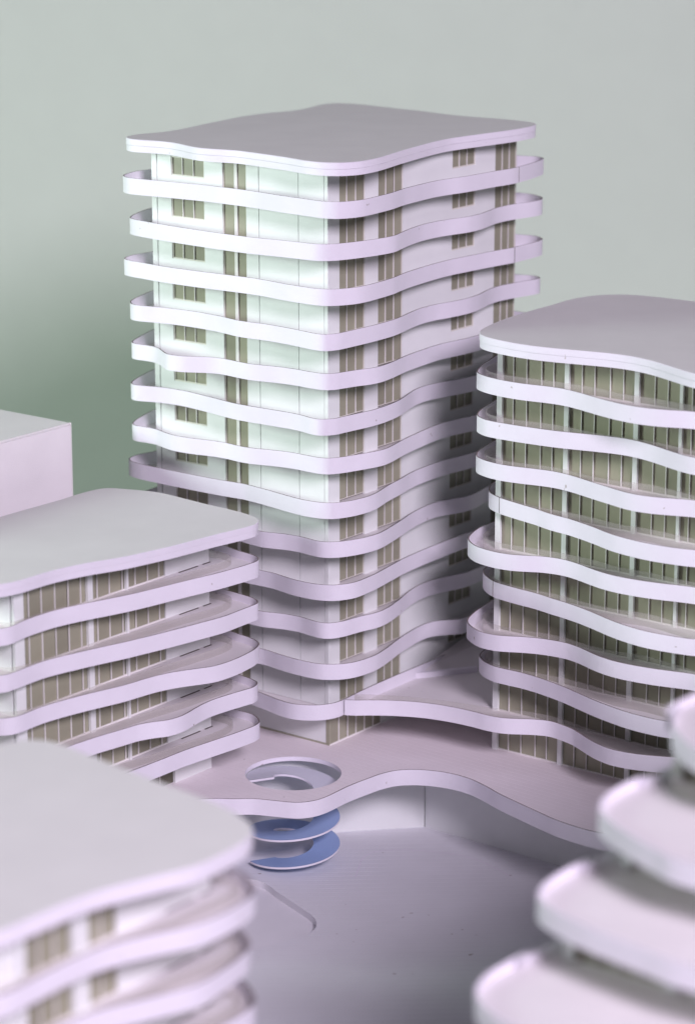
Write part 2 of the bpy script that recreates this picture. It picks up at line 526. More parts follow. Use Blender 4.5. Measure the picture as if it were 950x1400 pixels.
# outlines of roofs and balcony bands, plan coordinates in 1/100 cm
DATA['T'] = [
[-65,1963,-125,1898,-146,1808,-125,1688,-105,1591,-104,1469,-127,1373,-159,1278,-199,1160,-213,1065,-195,943,-171,846,-157,749,-163,630,-176,535,-191,411,-205,312,-223,214,-252,92,-272,-5,-274,-127,-242,-218,-183,-292,-77,-343,21,-353,145,-345,243,-329,341,-307,462,-278,560,-254,682,-228,780,-208,878,-190,1002,-167,1100,-150,1224,-133,1323,-123,1423,-120,1547,-131,1646,-144,1770,-161,1869,-175,1969,-189,2093,-204,2192,-212,2317,-214,2416,-205,2512,-183,2608,-117,2649,-32,2671,90,2676,189,2675,314,2665,413,2653,513,2647,637,2650,737,2665,861,2681,960,2699,1058,2718,1181,2724,1281,2734,1405,2746,1504,2758,1604,2771,1728,2777,1827,2755,1945,2709,2027,2638,2069,2520,2061,2424,2036,2303,2006,2204,1993,2105,1990,1983,2004,1888,2033,1768,2064,1669,2070,1569,2071,1445,2067,1345,2056,1221,2040,1122,2027,1023,2013,900,1992,801,1974,678,1952,579,1939,479,1932,355,1932,259,1951,141,1987,46,1995],
[248,1999,151,2013,53,2011,-66,1977,-151,1930,-209,1834,-214,1736,-204,1637,-187,1513,-176,1413,-164,1289,-154,1189,-148,1064,-150,964,-152,863,-155,738,-161,638,-175,514,-190,415,-209,291,-218,191,-225,91,-236,-33,-242,-132,-203,-235,-125,-290,-9,-324,90,-323,190,-316,314,-304,414,-291,535,-264,633,-241,732,-227,856,-214,956,-203,1081,-194,1180,-196,1305,-210,1403,-226,1503,-237,1628,-243,1728,-247,1853,-254,1952,-266,2076,-274,2176,-266,2275,-253,2398,-232,2496,-212,2617,-179,2704,-141,2753,-49,2734,43,2714,137,2724,260,2739,359,2753,483,2753,583,2743,708,2735,808,2728,907,2725,1032,2731,1132,2741,1257,2748,1357,2754,1457,2744,1581,2727,1679,2697,1799,2646,1880,2556,1962,2467,1996,2369,2010,2245,2023,2145,2023,2020,2012,1920,2002,1796,1990,1696,1985,1596,1991,1472,2003,1372,2013,1247,2024,1147,2028,1022,2026,922,2024,821,2022,696,2019,596,2013,471,2005,371,1998],
[354,2073,258,2056,162,2027,46,1980,-45,1939,-144,1873,-186,1789,-205,1692,-224,1568,-238,1469,-252,1344,-261,1245,-269,1120,-275,1020,-281,920,-287,794,-290,694,-290,569,-282,470,-269,371,-254,246,-246,147,-237,22,-222,-74,-154,-160,-65,-201,29,-235,150,-266,248,-286,372,-301,469,-293,564,-264,684,-228,781,-203,903,-177,1002,-161,1126,-155,1226,-160,1325,-174,1448,-198,1546,-216,1669,-214,1768,-200,1866,-178,1987,-148,2086,-134,2210,-132,2309,-144,2432,-167,2531,-182,2627,-177,2726,-121,2784,-43,2831,70,2837,166,2818,263,2789,385,2767,482,2752,606,2744,706,2734,831,2726,931,2725,1031,2732,1156,2740,1255,2750,1380,2754,1480,2745,1579,2723,1702,2698,1797,2631,1897,2558,1961,2445,2000,2346,2013,2247,2023,2122,2021,2022,2012,1898,2000,1798,1990,1698,1985,1574,1993,1474,2003,1349,2015,1250,2024,1125,2028,1024,2026,924,2024,799,2022,699,2025,576,2043,477,2061],
[209,1972,111,1984,12,1991,-105,1962,-177,1906,-208,1798,-215,1699,-227,1600,-238,1476,-242,1376,-243,1251,-241,1151,-237,1051,-229,926,-223,826,-216,701,-212,602,-217,478,-229,379,-244,280,-257,156,-262,56,-262,-68,-238,-160,-175,-228,-66,-284,29,-305,153,-305,253,-299,353,-290,476,-273,573,-249,694,-221,793,-205,917,-188,1016,-177,1116,-167,1241,-158,1341,-154,1465,-159,1565,-167,1665,-174,1789,-185,1889,-195,2013,-211,2112,-226,2211,-230,2336,-227,2436,-226,2559,-213,2650,-180,2727,-93,2748,-2,2733,90,2723,207,2734,306,2750,430,2755,529,2750,629,2740,754,2732,854,2724,978,2727,1078,2736,1203,2744,1302,2752,1402,2751,1526,2737,1625,2713,1747,2678,1837,2617,1912,2519,1981,2425,2003,2301,2018,2201,2024,2102,2020,1977,2008,1878,1998,1753,1987,1654,1986,1529,1997,1430,2007,1330,2017,1206,2027,1106,2028,981,2026,881,2024,781,2021,656,2014,556,2004,432,1990,333,1978],
[295,2022,198,1999,103,1968,-15,1927,-108,1889,-195,1842,-271,1756,-279,1664,-251,1544,-230,1447,-216,1348,-208,1223,-208,1123,-216,998,-228,899,-248,801,-275,680,-278,589,-271,510,-263,426,-264,327,-273,203,-284,103,-303,-20,-316,-118,-299,-204,-207,-254,-109,-264,16,-271,116,-276,216,-278,341,-276,441,-271,540,-258,662,-230,759,-205,881,-177,980,-161,1079,-155,1203,-162,1301,-181,1425,-198,1525,-204,1624,-202,1747,-183,1844,-157,1965,-124,2063,-107,2162,-101,2286,-113,2385,-130,2508,-153,2604,-168,2679,-145,2716,-44,2695,42,2677,148,2697,244,2721,341,2747,463,2753,562,2745,686,2737,786,2729,886,2724,1011,2729,1111,2737,1211,2747,1336,2753,1435,2748,1559,2731,1658,2711,1756,2660,1864,2592,1934,2488,1991,2391,2007,2292,2019,2167,2024,2067,2017,1943,2004,1843,1994,1743,1986,1619,1989,1519,1998,1394,2011,1295,2020,1195,2027,1070,2027,970,2025,844,2023,744,2021,644,2022,519,2025,419,2027],
[325,2046,230,2023,136,1989,19,1944,-73,1905,-180,1849,-223,1778,-216,1660,-224,1565,-265,1477,-335,1375,-374,1288,-362,1172,-318,1084,-261,974,-238,880,-243,782,-258,658,-262,561,-240,441,-218,344,-203,220,-202,120,-208,21,-200,-98,-149,-163,-35,-200,60,-227,175,-272,271,-287,370,-281,493,-261,590,-239,713,-214,812,-199,936,-184,1035,-174,1135,-164,1259,-161,1359,-170,1482,-186,1582,-195,1707,-196,1807,-190,1906,-182,2031,-175,2131,-179,2255,-190,2355,-195,2479,-185,2575,-169,2658,-125,2729,-31,2748,63,2757,188,2760,288,2760,413,2757,513,2751,613,2741,737,2733,837,2725,962,2726,1061,2735,1186,2743,1286,2751,1386,2753,1510,2740,1609,2717,1731,2686,1823,2611,1917,2534,1974,2441,2001,2317,2016,2218,2024,2094,2019,1994,2009,1870,1997,1770,1988,1671,1986,1546,1995,1446,2005,1322,2018,1222,2026,1098,2028,998,2026,897,2024,772,2022,673,2024,548,2035,448,2044],
[308,2039,211,2017,116,1986,-1,1943,-94,1905,-200,1846,-246,1776,-230,1688,-191,1571,-173,1473,-170,1348,-178,1249,-193,1150,-214,1027,-232,928,-257,805,-272,707,-276,582,-273,482,-270,382,-266,257,-263,157,-278,34,-302,-61,-297,-150,-216,-221,-121,-238,3,-254,102,-269,202,-279,326,-278,426,-268,549,-247,646,-222,764,-182,859,-148,954,-119,1076,-96,1175,-93,1298,-112,1396,-134,1494,-155,1617,-175,1717,-181,1842,-178,1942,-174,2042,-173,2167,-182,2266,-191,2391,-193,2490,-184,2608,-157,2684,-100,2733,-20,2752,100,2758,200,2760,325,2760,425,2757,525,2748,650,2740,750,2730,875,2724,975,2728,1100,2736,1199,2744,1299,2753,1424,2752,1523,2733,1647,2714,1745,2680,1835,2600,1927,2521,1980,2402,2006,2303,2018,2203,2024,2079,2018,1979,2008,1855,1995,1755,1987,1630,1988,1531,1997,1431,2007,1306,2019,1207,2027,1082,2028,981,2026,881,2024,756,2022,656,2024,531,2033,431,2040],
[288,2022,191,1999,96,1968,-21,1925,-114,1888,-218,1826,-258,1753,-250,1661,-253,1541,-284,1447,-318,1329,-323,1231,-316,1131,-292,1009,-273,911,-270,788,-282,689,-285,593,-264,479,-235,384,-209,262,-201,163,-204,64,-203,-59,-170,-141,-71,-198,24,-229,119,-259,239,-291,338,-299,460,-279,557,-255,678,-226,777,-207,875,-191,999,-171,1098,-156,1222,-143,1322,-139,1421,-145,1545,-163,1643,-182,1766,-187,1866,-182,1966,-176,2091,-176,2190,-184,2315,-194,2414,-192,2513,-181,2628,-146,2698,-84,2743,25,2754,123,2759,223,2760,348,2759,448,2754,573,2746,673,2738,773,2728,897,2724,997,2730,1122,2738,1221,2748,1346,2754,1446,2749,1545,2729,1668,2709,1765,2654,1871,2585,1940,2502,1987,2381,2009,2282,2020,2158,2024,2058,2016,1959,2006,1834,1994,1735,1986,1610,1989,1510,1999,1411,2009,1286,2021,1187,2027,1062,2027,962,2025,862,2023,737,2021,636,2022,511,2025,411,2027],
[206,1963,111,1983,14,1997,-101,1971,-165,1906,-198,1790,-205,1691,-207,1591,-208,1466,-209,1365,-210,1240,-210,1140,-208,1040,-204,915,-196,816,-187,694,-198,600,-211,502,-232,379,-251,281,-272,158,-285,59,-285,-40,-258,-158,-200,-231,-90,-281,7,-301,106,-309,229,-296,326,-270,446,-236,543,-214,641,-195,763,-166,860,-141,982,-119,1082,-109,1182,-102,1307,-98,1406,-101,1531,-115,1630,-128,1729,-140,1854,-153,1953,-162,2078,-173,2177,-183,2277,-192,2401,-193,2501,-183,2617,-152,2690,-93,2735,-11,2753,110,2758,210,2760,335,2760,435,2756,535,2747,660,2739,759,2729,884,2724,984,2727,1084,2737,1208,2745,1308,2753,1433,2751,1532,2736,1630,2712,1752,2676,1841,2595,1932,2514,1983,2419,2004,2295,2018,2196,2024,2072,2017,1972,2007,1872,1997,1748,1986,1648,1987,1524,1998,1424,2008,1325,2017,1200,2027,1100,2028,975,2026,875,2023,775,2021,651,2012,551,1999,428,1982,329,1968],
[-262,453,-239,359,-211,264,-197,141,-206,42,-213,-77,-173,-158,-98,-219,15,-266,112,-290,235,-301,333,-289,455,-262,552,-238,649,-213,769,-179,865,-152,987,-126,1086,-111,1185,-99,1308,-102,1403,-129,1521,-170,1617,-187,1740,-180,1838,-161,1935,-141,2057,-143,2156,-161,2278,-184,2377,-193,2476,-186,2595,-162,2674,-110,2735,-11,2750,85,2758,210,2760,310,2760,410,2756,535,2749,634,2739,759,2731,859,2725,959,2727,1083,2735,1183,2745,1307,2752,1407,2751,1531,2736,1630,2718,1728,2676,1841,2613,1915,2515,1982,2420,2004,2321,2016,2197,2024,2097,2019,1973,2007,1873,1997,1749,1987,1650,1987,1550,1995,1426,2007,1326,2017,1202,2027,1102,2028,1002,2026,877,2024,777,2022,652,2022,552,2026,427,2028,327,2025,227,2020,103,2005,6,1985,-108,1938,-178,1876,-216,1790,-219,1668,-214,1568,-216,1444,-222,1344,-226,1219,-221,1119,-212,1020,-207,896,-217,797,-237,673,-254,575],
[-231,493,-229,393,-244,295,-267,173,-276,74,-270,-50,-243,-144,-187,-221,-81,-278,15,-292,139,-285,239,-276,362,-256,461,-238,559,-221,682,-199,781,-186,906,-174,1006,-167,1106,-162,1231,-158,1331,-154,1456,-151,1556,-151,1681,-153,1781,-157,1881,-162,2006,-168,2105,-176,2230,-188,2329,-194,2429,-190,2552,-174,2639,-139,2719,-52,2745,39,2756,163,2760,263,2760,363,2758,488,2753,588,2743,712,2735,812,2727,912,2725,1037,2731,1136,2741,1261,2749,1361,2754,1485,2744,1584,2727,1683,2696,1802,2645,1882,2554,1963,2465,1996,2367,2010,2243,2023,2143,2023,2019,2012,1919,2002,1795,1990,1695,1985,1595,1991,1471,2003,1371,2013,1247,2024,1147,2028,1047,2027,922,2024,822,2022,697,2022,597,2024,472,2028,372,2027,272,2022,147,2011,49,1995,-69,1958,-150,1907,-204,1830,-221,1712,-216,1613,-214,1488,-219,1388,-225,1263,-224,1163,-216,1064,-207,939,-211,840,-228,717,-235,617],
[-241,471,-213,378,-186,282,-174,159,-185,61,-196,-60,-160,-138,-54,-188,44,-204,142,-221,262,-252,359,-258,482,-240,579,-216,699,-182,794,-150,890,-119,1011,-89,1109,-72,1234,-70,1332,-82,1453,-115,1548,-145,1645,-162,1770,-160,1870,-159,1995,-166,2094,-175,2219,-187,2319,-194,2443,-189,2542,-176,2631,-144,2714,-60,2744,29,2756,153,2759,253,2760,379,2759,479,2753,579,2744,704,2736,804,2726,929,2725,1029,2732,1153,2740,1253,2748,1353,2754,1478,2745,1577,2723,1700,2699,1795,2632,1895,2559,1959,2471,1995,2348,2013,2248,2022,2124,2022,2024,2012,1900,2000,1800,1990,1675,1985,1575,1993,1476,2002,1351,2015,1251,2024,1126,2028,1026,2027,901,2024,800,2022,700,2022,575,2025,475,2028,350,2026,250,2021,125,2008,27,1990,-67,1959,-165,1892,-211,1809,-220,1689,-215,1589,-215,1464,-221,1364,-225,1264,-223,1139,-214,1039,-206,915,-214,816,-233,692,-244,593],
[-197,530,-202,434,-218,336,-232,211,-236,112,-229,-12,-203,-106,-129,-200,-47,-252,47,-278,171,-289,270,-284,392,-259,489,-235,610,-202,706,-177,829,-151,927,-133,1026,-119,1149,-114,1242,-139,1340,-209,1411,-268,1521,-278,1618,-259,1716,-239,1839,-214,1937,-194,2060,-177,2159,-181,2283,-192,2383,-194,2507,-182,2601,-160,2678,-106,2737,-6,2751,91,2758,216,2760,316,2759,441,2756,541,2747,665,2739,765,2731,865,2724,989,2728,1089,2737,1214,2745,1313,2753,1438,2750,1537,2735,1635,2711,1757,2673,1845,2591,1935,2510,1984,2390,2008,2291,2019,2166,2024,2067,2017,1967,2007,1843,1994,1743,1986,1619,1989,1520,1998,1395,2010,1296,2020,1171,2028,1071,2027,971,2025,846,2023,746,2021,621,2023,521,2027,396,2027,296,2024,197,2017,73,2000,-23,1976,-132,1922,-194,1851,-222,1737,-217,1638,-214,1513,-218,1413,-223,1313,-226,1189,-219,1089,-208,965,-209,866,-224,742,-224,646],
[-280,454,-301,356,-323,259,-333,136,-312,42,-247,-61,-170,-120,-79,-150,44,-150,144,-143,268,-133,368,-128,493,-124,594,-121,694,-120,819,-120,919,-120,1044,-120,1144,-120,1269,-120,1369,-120,1469,-120,1595,-120,1695,-120,1820,-120,1920,-120,2020,-120,2145,-121,2245,-126,2369,-140,2469,-152,2589,-155,2669,-114,2725,-40,2750,78,2757,178,2760,303,2760,403,2757,528,2750,628,2742,728,2732,852,2725,952,2727,1077,2734,1177,2744,1301,2752,1401,2753,1501,2737,1624,2719,1722,2679,1836,2617,1911,2541,1970,2425,2003,2326,2015,2202,2024,2102,2020,1978,2008,1878,1998,1779,1989,1654,1986,1555,1995,1430,2007,1330,2017,1206,2027,1106,2028,1006,2026,881,2024,781,2022,656,2022,555,2026,455,2028,330,2025,231,2020,106,2005,9,1985,-105,1939,-176,1878,-216,1792,-219,1671,-214,1571,-216,1446,-222,1346,-226,1221,-222,1122,-212,1022,-207,898,-217,799,-237,675,-255,577]]
DATA['R'] = [
[541,-1029,489,-1109,457,-1202,432,-1324,419,-1423,415,-1548,421,-1647,441,-1770,463,-1867,486,-1965,514,-2086,534,-2184,544,-2308,537,-2407,510,-2528,477,-2622,439,-2714,388,-2828,347,-2920,305,-3035,292,-3132,295,-3256,304,-3355,328,-3450,376,-3565,419,-3654,489,-3751,567,-3808,675,-3870,764,-3913,883,-3943,982,-3952,1081,-3959,1206,-3967,1306,-3973,1431,-3977,1531,-3975,1656,-3971,1756,-3968,1855,-3965,1979,-3954,2076,-3934,2196,-3897,2291,-3867,2407,-3826,2485,-3777,2537,-3700,2585,-3586,2621,-3493,2650,-3374,2652,-3275,2646,-3151,2640,-3051,2634,-2951,2627,-2826,2624,-2726,2626,-2602,2631,-2502,2638,-2377,2644,-2277,2651,-2152,2657,-2053,2662,-1953,2667,-1828,2671,-1728,2673,-1603,2672,-1503,2664,-1378,2655,-1279,2641,-1180,2605,-1064,2555,-980,2469,-894,2384,-846,2266,-812,2167,-799,2068,-794,1943,-801,1844,-806,1719,-806,1619,-806,1494,-811,1394,-816,1294,-821,1170,-832,1071,-846,948,-868,851,-889,730,-922,638,-958],
[1214,-748,1117,-765,1022,-795,903,-834,808,-867,715,-903,604,-959,530,-1022,474,-1130,448,-1226,433,-1325,429,-1450,438,-1549,459,-1672,467,-1771,460,-1870,430,-1991,399,-2086,359,-2205,331,-2301,308,-2399,291,-2522,292,-2622,314,-2744,346,-2838,385,-2930,416,-3050,426,-3149,435,-3274,448,-3373,468,-3471,496,-3593,530,-3684,592,-3757,687,-3837,767,-3896,880,-3935,979,-3945,1079,-3953,1204,-3964,1304,-3972,1429,-3977,1529,-3976,1629,-3972,1754,-3968,1855,-3965,1979,-3956,2076,-3935,2172,-3905,2291,-3867,2386,-3836,2489,-3780,2539,-3700,2577,-3608,2623,-3492,2649,-3397,2653,-3273,2647,-3173,2641,-3073,2634,-2948,2629,-2848,2624,-2748,2627,-2623,2635,-2523,2646,-2398,2654,-2299,2663,-2199,2673,-2074,2676,-1974,2670,-1849,2663,-1749,2657,-1649,2648,-1524,2637,-1425,2606,-1304,2573,-1210,2540,-1115,2483,-1010,2406,-954,2295,-898,2203,-862,2106,-847,1981,-841,1881,-837,1755,-831,1656,-820,1558,-802,1435,-778,1336,-760],
[1111,-812,1014,-830,917,-856,797,-890,703,-922,591,-976,515,-1037,456,-1141,440,-1238,439,-1337,441,-1462,448,-1562,460,-1686,473,-1784,500,-1905,524,-2003,552,-2125,571,-2223,577,-2322,562,-2445,536,-2541,494,-2659,457,-2751,415,-2869,389,-2965,383,-3086,402,-3183,424,-3281,452,-3403,474,-3500,504,-3621,545,-3707,633,-3792,710,-3855,813,-3918,908,-3938,1008,-3947,1132,-3958,1232,-3966,1357,-3975,1457,-3977,1582,-3974,1682,-3971,1807,-3966,1907,-3963,2005,-3952,2126,-3920,2221,-3889,2340,-3851,2432,-3818,2517,-3743,2558,-3654,2605,-3538,2638,-3444,2654,-3348,2650,-3223,2644,-3124,2637,-2999,2631,-2899,2625,-2774,2624,-2674,2633,-2549,2641,-2450,2650,-2350,2661,-2225,2669,-2126,2676,-2001,2673,-1901,2665,-1776,2658,-1676,2650,-1552,2641,-1452,2622,-1355,2583,-1236,2550,-1142,2500,-1031,2431,-969,2321,-911,2231,-871,2110,-847,2011,-842,1911,-838,1786,-833,1686,-829,1561,-824,1461,-820,1336,-814,1236,-810],
[1116,-799,1018,-815,921,-838,800,-870,706,-903,599,-965,534,-1036,487,-1149,470,-1247,469,-1346,488,-1469,509,-1567,528,-1690,525,-1789,500,-1911,472,-2007,441,-2102,404,-2222,376,-2318,341,-2438,324,-2536,330,-2659,354,-2756,388,-2850,430,-2966,445,-3064,444,-3188,443,-3288,456,-3412,477,-3510,500,-3607,551,-3715,621,-3783,718,-3862,801,-3913,919,-3939,1019,-3948,1119,-3957,1244,-3967,1344,-3974,1469,-3977,1569,-3974,1694,-3970,1794,-3967,1919,-3962,2018,-3949,2114,-3923,2233,-3885,2329,-3855,2444,-3812,2512,-3752,2564,-3641,2601,-3548,2635,-3454,2654,-3334,2650,-3234,2643,-3109,2638,-3009,2631,-2884,2625,-2784,2624,-2684,2632,-2559,2641,-2459,2651,-2334,2660,-2234,2670,-2109,2676,-2009,2674,-1909,2666,-1784,2659,-1684,2651,-1559,2642,-1460,2617,-1338,2585,-1243,2552,-1149,2503,-1037,2436,-972,2327,-914,2236,-873,2116,-848,2016,-843,1916,-839,1791,-834,1691,-829,1566,-821,1466,-815,1341,-806,1241,-800],
[1091,-811,996,-837,906,-879,804,-948,738,-1020,683,-1130,654,-1225,628,-1322,599,-1443,575,-1540,534,-1657,510,-1753,490,-1875,464,-1972,433,-2067,391,-2184,352,-2277,309,-2394,287,-2491,269,-2614,263,-2714,266,-2813,281,-2937,302,-3034,344,-3151,387,-3242,436,-3356,463,-3452,486,-3549,521,-3666,577,-3743,671,-3824,749,-3885,859,-3931,957,-3943,1057,-3951,1182,-3962,1281,-3970,1406,-3977,1506,-3976,1631,-3972,1731,-3969,1831,-3966,1955,-3959,2053,-3941,2172,-3905,2267,-3874,2362,-3844,2472,-3795,2528,-3723,2576,-3609,2613,-3516,2649,-3398,2654,-3300,2649,-3200,2641,-3075,2636,-2976,2629,-2851,2624,-2751,2627,-2626,2635,-2527,2643,-2427,2654,-2302,2663,-2203,2673,-2078,2676,-1978,2670,-1854,2664,-1754,2657,-1654,2648,-1529,2638,-1430,2608,-1310,2575,-1216,2533,-1098,2487,-1015,2412,-958,2302,-901,2210,-864,2089,-846,1989,-842,1864,-837,1764,-833,1664,-828,1539,-822,1439,-817,1314,-811,1214,-807],
[890,-812,793,-833,698,-862,584,-910,506,-969,430,-1066,390,-1156,366,-1277,366,-1376,385,-1473,436,-1584,479,-1672,503,-1792,498,-1890,467,-2011,434,-2105,397,-2224,377,-2322,370,-2421,376,-2545,388,-2644,414,-2766,441,-2863,468,-2984,470,-3082,460,-3181,448,-3305,455,-3403,480,-3525,504,-3622,561,-3726,633,-3793,730,-3871,814,-3919,909,-3938,1033,-3949,1133,-3958,1257,-3968,1357,-3975,1482,-3977,1582,-3974,1682,-3971,1806,-3966,1906,-3963,2029,-3947,2125,-3920,2244,-3882,2339,-3851,2453,-3807,2517,-3743,2558,-3655,2604,-3539,2638,-3445,2654,-3324,2650,-3224,2643,-3100,2637,-3000,2631,-2900,2625,-2775,2624,-2675,2633,-2551,2641,-2451,2652,-2327,2661,-2227,2671,-2102,2676,-2003,2673,-1903,2665,-1778,2659,-1678,2650,-1554,2642,-1454,2615,-1333,2583,-1239,2550,-1144,2501,-1033,2433,-970,2323,-912,2233,-872,2113,-848,2013,-843,1888,-838,1788,-833,1688,-829,1564,-821,1464,-814,1339,-806,1239,-802,1114,-802,1014,-804],
[863,-866,783,-920,714,-991,646,-1094,613,-1186,595,-1284,578,-1408,570,-1507,548,-1629,524,-1726,506,-1824,478,-1945,450,-2041,409,-2160,373,-2253,336,-2346,297,-2464,273,-2561,252,-2684,249,-2784,255,-2883,273,-3007,296,-3103,351,-3213,404,-3298,444,-3387,476,-3508,499,-3605,549,-3713,619,-3781,696,-3845,798,-3912,891,-3936,1015,-3948,1115,-3956,1215,-3965,1339,-3974,1439,-3977,1564,-3975,1664,-3971,1764,-3968,1889,-3963,1988,-3955,2109,-3925,2204,-3895,2300,-3864,2417,-3824,2494,-3774,2552,-3670,2589,-3577,2625,-3484,2653,-3365,2652,-3266,2645,-3141,2639,-3041,2634,-2941,2627,-2816,2624,-2716,2629,-2592,2638,-2492,2646,-2392,2657,-2268,2666,-2168,2675,-2043,2675,-1944,2670,-1844,2661,-1719,2655,-1619,2646,-1494,2632,-1396,2605,-1300,2564,-1182,2529,-1089,2464,-992,2381,-941,2292,-897,2176,-856,2078,-845,1953,-840,1853,-836,1753,-832,1628,-825,1528,-819,1404,-810,1304,-805,1204,-808,1080,-822,981,-836],
[1141,-775,1043,-787,945,-807,823,-835,726,-861,609,-901,524,-949,457,-1019,392,-1124,362,-1217,370,-1336,408,-1427,455,-1515,499,-1631,520,-1728,530,-1850,513,-1947,482,-2042,434,-2157,402,-2251,377,-2373,373,-2472,379,-2572,396,-2695,417,-2793,449,-2914,470,-3010,470,-3108,456,-3232,449,-3331,464,-3453,486,-3551,512,-3646,578,-3744,653,-3809,751,-3886,837,-3926,934,-3941,1059,-3952,1159,-3960,1283,-3970,1383,-3976,1483,-3977,1608,-3973,1708,-3970,1833,-3966,1932,-3961,2030,-3947,2150,-3912,2245,-3881,2364,-3843,2454,-3807,2518,-3742,2568,-3630,2605,-3537,2645,-3420,2654,-3323,2650,-3223,2643,-3099,2637,-2999,2630,-2874,2625,-2774,2624,-2674,2633,-2550,2641,-2450,2652,-2325,2661,-2226,2669,-2126,2676,-2001,2673,-1902,2665,-1777,2658,-1677,2652,-1577,2642,-1453,2622,-1356,2583,-1237,2550,-1143,2513,-1052,2432,-969,2345,-922,2232,-871,2136,-850,2037,-844,1912,-838,1812,-834,1687,-827,1588,-817,1488,-806,1364,-792,1265,-781],
[736,-924,663,-987,606,-1067,563,-1181,557,-1279,560,-1404,555,-1504,541,-1602,514,-1725,490,-1822,454,-1941,420,-2035,386,-2129,346,-2248,318,-2344,288,-2465,269,-2563,258,-2662,255,-2787,263,-2886,292,-3007,329,-3099,380,-3213,419,-3305,450,-3400,479,-3521,503,-3618,558,-3723,630,-3790,707,-3853,810,-3917,905,-3938,1029,-3949,1129,-3957,1228,-3966,1353,-3975,1453,-3977,1578,-3974,1678,-3971,1778,-3967,1903,-3963,2001,-3953,2122,-3921,2217,-3891,2336,-3852,2429,-3819,2502,-3765,2557,-3658,2594,-3565,2637,-3448,2654,-3352,2651,-3253,2644,-3128,2639,-3028,2632,-2903,2626,-2803,2624,-2704,2630,-2579,2639,-2479,2650,-2355,2658,-2255,2667,-2155,2675,-2031,2675,-1931,2667,-1806,2660,-1706,2652,-1582,2645,-1482,2629,-1384,2593,-1265,2560,-1170,2514,-1056,2455,-985,2370,-935,2258,-882,2164,-854,2041,-844,1941,-840,1841,-836,1716,-830,1616,-824,1491,-816,1391,-810,1292,-806,1169,-818,1071,-838,948,-864,851,-885]]
